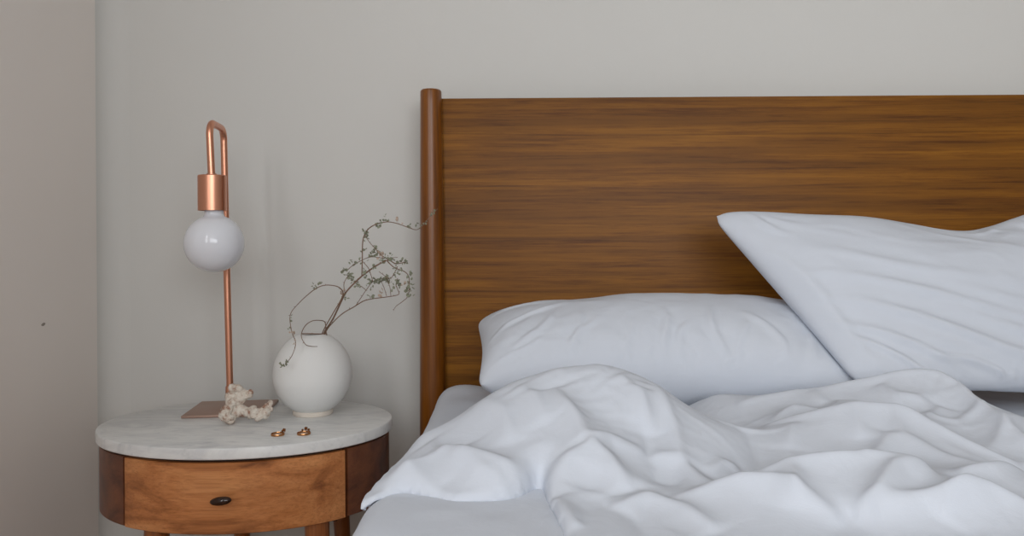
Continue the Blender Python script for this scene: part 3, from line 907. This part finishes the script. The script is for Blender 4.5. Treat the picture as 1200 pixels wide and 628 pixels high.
def wr1(s, t):
    w = N(s * .7, t * .46, 9, 41) * .004 + np.maximum(0, .45 - np.abs(N(s * .7 + N(s, t, 5, 45) * .06, t * .25 + N(s, t, 6, 46) * .04, 26, 44))) * .004 * sstep(.75, .3, t) + (.5 - np.abs(N(s * .9, t * .3, 16, 42))) * .002
    for a, b, ww, h in L1: w = w + crease(s, t, a, b, ww, h * 2.2)
    return w
def post1(P):
    # squashed where the second pillow leans on it
    o = np.array(c2[0]); ex = np.array(c2[1]) - o; ey = np.array(c2[2]) - o
    nn = np.cross(ex, ey); nn /= np.linalg.norm(nn)
    if nn[1] < 0: nn = -nn                       # pointing away from the camera
    G = np.array([[ex @ ex, ex @ ey], [ex @ ey, ey @ ey]])
    R_ = P - o
    bx, by = R_ @ ex, R_ @ ey
    iG = np.linalg.inv(G)
    s_ = iG[0, 0] * bx + iG[0, 1] * by; t_ = iG[1, 0] * bx + iG[1, 1] * by
    half = .034 * np.clip(1 - (2 * np.clip(s_, 0, 1) - 1) ** 4, 0, 1) ** .6 * np.clip(1 - (2 * np.clip(t_, 0, 1) - 1) ** 4, 0, 1) ** .6 + .004
    d = R_ @ nn
    push = np.where((s_ > 0) & (t_ > -.1) & (t_ < 1), np.maximum(0, half - d), 0)
    P = P + nn * push[..., None]
    P[..., 2] = np.maximum(P[..., 2], MZ + .006)
    P[..., 1] = np.minimum(P[..., 1], HY - .004)
    return P
# pillow 2, leaning; corners: bottom-left, bottom-right, top-left, top-right
c2 = [at(1012, 459, 1.31), at(1425, 473, 1.44), at(830, 251, 1.53), at(1268, 232, 1.60)]
L2 = [((.02, .30), (.30, .10), .010, .004), ((.04, .42), (.55, .12), .012, .005), ((.05, .55), (.62, .30), .010, .004), ((.04, .22), (.22, .04), .008, .004), ((.10, .70), (.55, .46), .012, .003),
      ((.30, .36), (.75, .14), .010, .004), ((.35, .50), (.85, .26), .010, .003), ((.20, .16), (.42, .03), .008, .004), ((.05, .97), (.12, .80), .007, .005), ((.09, .98), (.16, .84), .006, .003),
      ((.70, .98), (.62, .82), .008, .004), ((.78, .97), (.80, .78), .009, .005), ((.86, .98), (.84, .80), .007, .004), ((.60, .40), (.98, .22), .010, .004), ((.02, .75), (.07, .10), .014, .006)]
for k in range(26):
    x = r1.uniform(.04, .96); L2.append(((x, .005), (x + r1.uniform(-.04, .01), r1.uniform(.05, .13)), .0035, r1.uniform(.002, .0035)))
def wr2(s, t):
    w = N(s * .7, t * .46, 8, 51) * .005 + np.maximum(0, .45 - np.abs(N(s * .35 + t * .3 + N(s, t, 5, 55) * .05, t * .5 - s * .1, 22, 54))) * .004 + (.5 - np.abs(N(s * .5 + t * .6, t * .5 - s * .2, 12, 52))) * .003
    for a, b, ww, h in L2: w = w + crease(s, t, a, b, ww, h * 2.2)
    return w
def cur2(s, t, z):
    o = corner_round(s, t, c2)
    o[..., 2] -= (.038 * np.exp(-((s - .64) / .20) ** 2) + .010 * sstep(.1, .5, s)) * sstep(.55, 1, t)
    o[..., 2] += .006 * np.sin(s * 16 + .5) * sstep(.8, 1, t) * .5
    return o
def post2(P):
    P[..., 2] = np.maximum(P[..., 2], MZ + .006)
    P[..., 1] = np.minimum(P[..., 1], HY - .004)
    return P
p1 = make_pillow('pillow', sh1, placer(c1, .098, sh1, lambda s, t, z: corner_round(s, t, c1) * .35, wr=wr1, zpow=.85), M_fabp, 'white pillow lying flat against the headboard at the left side of the bed', post1)
p2 = make_pillow('pillow', sh2, placer(c2, .070, sh2, cur2, wr=wr2, zpow=.9), M_fabp, 'white pillow propped upright at the right, its pointed corner over the flat pillow', post2)

# ------------------------------------------------------------------ duvet
ctrl = []
def cp(px, py, D): ctrl.append(at(px, py, D))
# silhouette crest of the big mound
for q in [(432, 586, .885), (450, 563, .93), (470, 540, .98), (500, 507, 1.03), (550, 479, 1.07), (600, 450, 1.08), (650, 433, 1.08), (700, 428, 1.08), (740, 436, 1.08), (775, 452, 1.08), (805, 474, 1.06), (850, 500, 1.02), (890, 535, .97)]: cp(*q)
# faces of the mound
for q in [(470, 572, .90), (520, 560, .91), (520, 525, .98), (580, 520, .96), (640, 500, .98), (646, 469, 1.03), (672, 504, .97), (700, 480, 1.01), (740, 500, .99), (720, 525, .955), (780, 500, 1.0), (820, 530, .96), (560, 585, .86), (620, 570, .885), (690, 540, .925), (735, 545, .93), (600, 545, .92),
          (840, 565, .915), (790, 560, .91), (860, 560, .93)]: cp(*q)
# back slope of the mound
for x, y, h in [(-.05, 1.17, .035), (.0, 1.2, .03), (.1, 1.2, .05), (.2, 1.18, .04), (-.10, 1.10, .03), (.3, 1.14, .03), (.1, 1.26, .014), (.25, 1.26, .014), (-.05, 1.26, .012)]: ctrl.append(Vector((x, y, MZ + h)))
# crest A
for q in [(862, 474, 1.22), (930, 466, 1.22), (1010, 455, 1.21), (1070, 446, 1.20), (1100, 450, 1.19), (1125, 465, 1.16), (1150, 488, 1.10), (1200, 523, 1.0)]: cp(*q)
for q in [(900, 486, 1.16), (960, 480, 1.16), (1030, 474, 1.14), (1080, 486, 1.11), (1130, 497, 1.08)]: cp(*q)
for x, y, h in [(.62, 1.30, .03), (.75, 1.25, .014), (.85, 1.22, .012), (.95, 1.18, .012), (1.1, 1.15, .012), (1.3, 1.15, .012)]: ctrl.append(Vector((x, y, MZ + h)))
for q in [(835, 463, 1.28), (880, 463, 1.28), (930, 460, 1.28), (980, 457, 1.28), (1020, 456, 1.27), (840, 464, 1.32), (930, 463, 1.32)]: cp(*q)
# crest B
for q in [(895, 500, 1.09), (950, 494, 1.07), (1000, 489, 1.06), (1045, 491, 1.05), (1080, 505, 1.02), (1140, 530, .97), (1200, 552, .93)]: cp(*q)
for q in [(920, 530, .99), (980, 530, .98), (1030, 535, .96), (1100, 545, .93), (930, 552, .94), (1000, 547, .935)]: cp(*q)
# warm hollow between mound and folds
for q in [(890, 560, .925), (905, 545, .95), (885, 520, 1.0)]: cp(*q)
# crest C
for q in [(895, 571, .88), (940, 560, .875), (985, 553, .87), (1040, 556, .865), (1090, 557, .86), (1150, 575, .83), (1200, 570, .85)]: cp(*q)
for q in [(960, 585, .82), (1020, 592, .80), (1080, 590, .805), (1130, 598, .79)]: cp(*q)
# crest D
for q in [(790, 590, .835), (850, 577, .85), (905, 581, .84), (945, 597, .81), (985, 612, .785)]: cp(*q)
for q in [(770, 572, .87), (740, 590, .84), (820, 610, .79), (880, 612, .785), (940, 625, .765), (700, 590, .845), (690, 570, .875)]: cp(*q)
# crest E and front
for q in [(1020, 608, .785), (1090, 601, .79), (1160, 589, .80), (1200, 600, .785)]: cp(*q)
for q in [(1060, 625, .755), (1150, 622, .755), (660, 600, .83), (670, 628, .775), (740, 622, .785)]: cp(*q)
for x in (-.15, 0, .15, .35, .55, .8, 1.1, 1.35):
    for y, h in ((.55, .045), (.35, .04), (.15, .04)): ctrl.append(Vector((x, y, MZ + h + .01 * math.sin(x * 9 + y * 7))))
for y in (.75, .95): ctrl.append(Vector((1.35, y, MZ + .04)))
ctrl.append(Vector((.02, .72, MZ + .03)))
K = np.array([[v.x, v.y, v.z] for v in ctrl])
def tps_fit(K, lam):
    n = len(K)
    d = np.hypot(K[:, None, 0] - K[None, :, 0], K[:, None, 1] - K[None, :, 1])
    G = np.where(d > 0, d * d * np.log(d + 1e-12), 0) + lam * np.eye(n)
    Q = np.c_[np.ones(n), K[:, :2]]
    A = np.block([[G, Q], [Q.T, np.zeros((3, 3))]])
    return np.linalg.solve(A, np.r_[K[:, 2], 0, 0, 0])
def tps_eval(K, w, X, Y):
    out = w[-3] + w[-2] * X + w[-1] * Y
    for i in range(len(K)):
        r2 = (X - K[i, 0]) ** 2 + (Y - K[i, 1]) ** 2
        out = out + w[i] * .5 * r2 * np.log(r2 + 1e-12)
    return out
wts = tps_fit(K, 8e-5)
ST = .0052
gx = np.arange(-.205, 1.42, ST); gy = np.arange(.12, 1.40, ST)
X, Y = np.meshgrid(gx, gy, indexing='ij')
Z = tps_eval(K, wts, X, Y)
Z = np.clip(Z, MZ + .012, MZ + .19)

# crisp fold lines (photo pixels + depth); height in metres, half width
def seg_field(poly, w0, hgt, sharp=1.0, asym=0.0):
    P_ = [at(*q) for q in poly]
    best = np.full(X.shape, 1e9); tt = np.zeros(X.shape); sd = np.zeros(X.shape)
    for i in range(len(P_) - 1):
        ax, ay, bx, by = P_[i].x, P_[i].y, P_[i + 1].x, P_[i + 1].y
        dx, dy = bx - ax, by - ay
        t = np.clip(((X - ax) * dx + (Y - ay) * dy) / (dx * dx + dy * dy), 0, 1)
        ex, ey = X - ax - t * dx, Y - ay - t * dy
        d = np.hypot(ex, ey)
        m = d < best
        best = np.where(m, d, best); tt = np.where(m, (i + t) / (len(P_) - 1), tt)
        sd = np.where(m, np.sign(dx * ey - dy * ex), sd)
    w = w0 * (1 + asym * sd)
    env = np.sin(np.clip(tt, 0, 1) * PI) ** .5
    e = w * .30
    return hgt * env * np.exp(-(np.sqrt(best * best + e * e) - e) / (w * 1.5))
folds = [
    ([(646, 466, 1.04), (660, 485, 1.0), (674, 506, .97), (688, 538, .925)], .018, .012),
    ([(632, 575, .875), (660, 558, .90), (688, 541, .925), (712, 532, .94), (760, 534, .94)], .016, .012),
    ([(688, 540, .925), (715, 556, .90), (735, 582, .86)], .014, .010),
    ([(535, 530, .96), (545, 548, .93), (600, 560, .90), (632, 575, .875)], .014, .008),
    ([(465, 556, .94), (485, 572, .905), (500, 588, .88)], .013, .007),
    ([(770, 470, 1.06), (790, 510, .99), (800, 550, .93)], .014, .008),
    ([(750, 480, 1.04), (762, 510, .98)], .010, .006),
    ([(862, 474, 1.22), (930, 466, 1.22), (1010, 455, 1.21), (1070, 446, 1.20), (1100, 450, 1.19), (1125, 465, 1.16), (1150, 488, 1.10), (1200, 523, 1.0), (1260, 560, .93)], .014, .010),
    ([(895, 500, 1.09), (950, 494, 1.07), (1000, 489, 1.06), (1045, 491, 1.05), (1080, 505, 1.02), (1140, 530, .97), (1200, 552, .93)], .012, .010),
    ([(975, 488, 1.09), (985, 465, 1.17)], .009, .006),
    ([(905, 490, 1.12), (930, 480, 1.15), (960, 487, 1.12)], .009, .006),
    ([(1068, 500, 1.03), (1085, 488, 1.08), (1105, 480, 1.12)], .012, .006), ([(1085, 488, 1.08), (1120, 492, 1.07), (1160, 484, 1.11)], .010, .004),
    ([(1005, 555, .87), (1020, 530, .94), (1045, 505, 1.0)], .012, .008),
    ([(850, 577, .86), (895, 571, .88), (940, 560, .875), (985, 553, .87), (1040, 556, .865), (1090, 557, .86)], .012, .012),
    ([(1090, 557, .86), (1050, 570, .84), (1030, 590, .80), (1000, 602, .79)], .011, .009),
    ([(1120, 558, .86), (1160, 555, .87), (1200, 540, .90)], .012, .009),
    ([(790, 590, .835), (850, 577, .85), (905, 581, .84), (945, 597, .81), (985, 612, .785)], .012, .010),
    ([(1020, 608, .785), (1090, 601, .79), (1160, 589, .80), (1220, 600, .785)], .012, .010),
    ([(640, 590, .85), (655, 610, .81), (680, 640, .76)], .014, .010),
    ([(606, 466, 1.05), (625, 482, 1.02), (640, 510, .97)], .012, .005), ([(560, 490, 1.05), (590, 505, 1.0), (600, 530, .95)], .012, .005),
    ([(722, 455, 1.06), (742, 475, 1.035), (746, 500, .99)], .012, .004),
    ([(500, 520, 1.0), (520, 545, .95), (560, 572, .90), (600, 585, .87)], .014, .007), ([(450, 575, .90), (490, 560, .93), (530, 545, .95)], .012, .006),
    ([(760, 534, .94), (800, 545, .93), (830, 575, .88)], .011, .007), ([(920, 560, .88), (935, 580, .84), (930, 600, .80)], .010, .006),
    ([(1045, 491, 1.05), (1060, 515, .99), (1100, 540, .94), (1150, 556, .89)], .011, .006), ([(930, 500, 1.06), (925, 520, 1.0)], .010, .004),
    ([(1000, 489, 1.06), (1010, 510, 1.0)], .010, .004), ([(1160, 530, .97), (1180, 500, 1.05), (1200, 490, 1.09)], .010, .005),
    ([(720, 600, .82), (760, 590, .84), (800, 600, .81), (840, 620, .77)], .012, .007), ([(1100, 610, .77), (1130, 590, .80), (1140, 575, .83)], .010, .006),
    ([(950, 460, 1.21), (965, 470, 1.17)], .009, .004), ([(1030, 455, 1.19), (1050, 465, 1.15), (1090, 470, 1.13)], .010, .004),
    ([(830, 560, .92), (850, 545, .945), (868, 545, .945)], .008, .006),
]
for poly, w0, hg in folds: Z = Z + seg_field(poly, w0 * .9, hg * 2.0)
for poly, w0, hg in [([(876, 500, 1.05), (886, 530, .985), (892, 560, .92)], .022, -.014), ([(1000, 545, .93), (940, 551, .94)], .02, -.006),
                     ([(1010, 480, 1.13), (1060, 480, 1.12)], .018, -.008), ([(700, 560, .89), (690, 580, .86)], .016, -.006), ([(800, 575, .885), (760, 562, .90)], .014, -.006)]:
    Z = Z + seg_field(poly, w0, hg)
# loose broad ripples and small crumples
wx = X + N(X, Y, 5, 21) * .03; wy = Y + N(X, Y, 5, 22) * .03
Z = Z + N(wx * 1.3, wy, 9, 23) * .003 + (1 - np.abs(N(wx, wy * 1.2, 8, 24)) * 2) * .0022 + (1 - np.abs(N(wx * .8 + wy * .6, wy - wx * .4, 21, 25)) * 2) * .0006

# outline of the duvet on the bed (plan): polygon in world xy
def w2(px, py, z):      # pixel on a plane of height z
    dx, dy = px - CX, py - CY
    y = dx * ROLL + dy
    D = F * (CAMZ - z) / y
    return (at(px, py, D).x, D)
hem = [w2(470, 591, MZ + .014), w2(514, 597, MZ + .014), w2(535, 601, MZ + .014), w2(583, 600, MZ + .014), w2(612, 594, MZ + .014), w2(634, 584, MZ + .014), w2(640, 600, MZ + .014), w2(655, 630, MZ + .014), w2(664, 660, MZ + .014)]
outl = [(-.168, .872), (-.170, .90), (-.160, .95), (-.150, 1.0), (-.140, 1.06), (-.128, 1.12), (-.09, 1.19), (0, 1.255), (.12, 1.28), (.22, 1.33), (.42, 1.345), (.6, 1.33), (.72, 1.285), (.82, 1.23), (.95, 1.19), (1.15, 1.17), (1.41, 1.17), (1.41, .13), (.04, .13), (.04, .6)] + hem[::-1]
oc = catmull([Vector((x, y, 0)) for x, y in outl] + [Vector((*outl[0], 0))], 4)
poly = np.array([[v.x, v.y] for v in oc])
def inside_dist(poly, X, Y):
    ins = np.zeros(X.shape, bool); best = np.full(X.shape, 1e9); bx_ = np.zeros(X.shape); by_ = np.zeros(X.shape)
    for i in range(len(poly) - 1):
        ax, ay = poly[i]; bx, by = poly[i + 1]
        c = ((ay > Y) != (by > Y)) & (X < (bx - ax) * (Y - ay) / (by - ay + 1e-15) + ax)
        ins ^= c
        dx, dy = bx - ax, by - ay
        L2 = dx * dx + dy * dy + 1e-15
        t = np.clip(((X - ax) * dx + (Y - ay) * dy) / L2, 0, 1)
        qx, qy = ax + t * dx, ay + t * dy
        d = np.hypot(X - qx, Y - qy)
        m = d < best
        best = np.where(m, d, best); bx_ = np.where(m, qx, bx_); by_ = np.where(m, qy, by_)
    return ins, best, bx_, by_
ins, dist, qx, qy = inside_dist(poly, X, Y)
base = MZ + .012 + .020 * sstep(1.04, .98, Y) * sstep(.17, .10, X)
base = base - .010 * (1 - np.sqrt(np.clip(1 - (np.clip(-.131 - X, 0, .034) / .035) ** 2, 0, 1)))
rr = .030
f_ = np.sqrt(np.clip(1 - (1 - np.clip(dist / rr, 0, 1)) ** 2, 0, 1))
Ztar = base + (Z - base) * np.where(ins, f_, 0)
P0 = np.stack([X, Y, Ztar], -1)

# relax with excess cloth so that it buckles into natural wrinkles
rest = rests(P0, 1.0)
ex_noise = 1.012 + .010 * N(X, Y, 6, 31)
P = P0.copy()
P[..., 2] += N(X, Y, 40, 33) * .0008
def crop(a, di, dj):
    n, m = a.shape
    i0 = slice(0, n - di); j0 = slice(0, m - dj) if dj >= 0 else slice(-dj, m)
    return a[i0, j0]
for k_ in rest: rest[k_] = rest[k_] * crop(ex_noise, *k_)
wt = np.where(ins & (dist > .012), .05, .6)[..., None]
for it in range(110):
    P += (P0 - P) * wt
    for rep in range(2):
        project(P, 1, 0, rest[(1, 0)], .9); project(P, 0, 1, rest[(0, 1)], .9)
        project(P, 1, 1, rest[(1, 1)], .5); project(P, 1, -1, rest[(1, -1)], .5)
    project(P, 2, 0, rest[(2, 0)], .6); project(P, 0, 2, rest[(0, 2)], .6)
    # bending: light laplacian smoothing of height
    Zp = P[..., 2]
    lap = np.zeros_like(Zp)
    lap[1:-1, 1:-1] = (Zp[2:, 1:-1] + Zp[:-2, 1:-1] + Zp[1:-1, 2:] + Zp[1:-1, :-2]) / 4 - Zp[1:-1, 1:-1]
    P[..., 2] += lap * .06
    P[..., 2] = np.maximum(P[..., 2], base - .001)
# border: snap outside vertices next to the outline onto it
quad_in = ins[:-1, :-1] | ins[1:, :-1] | ins[1:, 1:] | ins[:-1, 1:]
out_v = ~ins
P[..., 0] = np.where(out_v, qx, P[..., 0]); P[..., 1] = np.where(out_v, qy, P[..., 1]); P[..., 2] = np.where(out_v, base - .008, P[..., 2])
duv = grid_mesh('duvet', P, M_fab, None, quad_in)
ss = duv.modifiers.new('smooth', 'SUBSURF'); ss.levels = 1; ss.render_levels = 1
sd = duv.modifiers.new('thickness', 'SOLIDIFY'); sd.thickness = .006; sd.offset = -1
tag(duv, 'rumpled white duvet thrown across the bed in deep folds, mound at its left', 'duvet')

# ------------------------------------------------------------------ light
wd = bpy.data.worlds.new('daylight'); bpy.context.scene.world = wd
wd.use_nodes = True
bg = wd.node_tree.nodes['Background']
bg.inputs[0].default_value = (0.80, 0.88, 1.0, 1); bg.inputs[1].default_value = 1.0
def area(name, loc, rot, sx, sy, power, col):
    l = bpy.data.lights.new(name, 'AREA'); l.shape = 'RECTANGLE'; l.size = sx; l.size_y = sy; l.energy = power; l.color = col
    o = bpy.data.objects.new(name, l); C.objects.link(o); o.location = loc; o.rotation_euler = rot
    return o
area('window_light_left', (LX + .01, (LW[0] + LW[1]) / 2, (LW[2] + LW[3]) / 2), (0, -PI / 2, 0), LW[3] - LW[2] - .1, LW[1] - LW[0] - .1, 46, (0.96, 0.98, 1.0))
area('window_light_front', ((FW[0] + FW[1]) / 2, FY + .01, (FW[2] + FW[3]) / 2), (PI / 2, 0, 0), FW[1] - FW[0] - .1, FW[3] - FW[2] - .1, 52, (0.96, 0.98, 1.0))

# ------------------------------------------------------------------ camera
cam = bpy.data.cameras.new('camera'); co_ = bpy.data.objects.new('camera', cam); C.objects.link(co_)
cam.sensor_fit = 'HORIZONTAL'; cam.sensor_width = 36; cam.lens = F / 1200 * 36
cam.shift_y = -(314 - CY) / 1200
cam.clip_start = .02
co_.location = (0, 0, CAMZ); co_.rotation_euler = (PI / 2, ROLL, 0)
bpy.context.scene.camera = co_
vs = bpy.context.scene.view_settings
vs.view_transform = 'Standard'; vs.look = 'None'; vs.gamma = 1; vs.use_curve_mapping = False
vs.exposure = -0.3
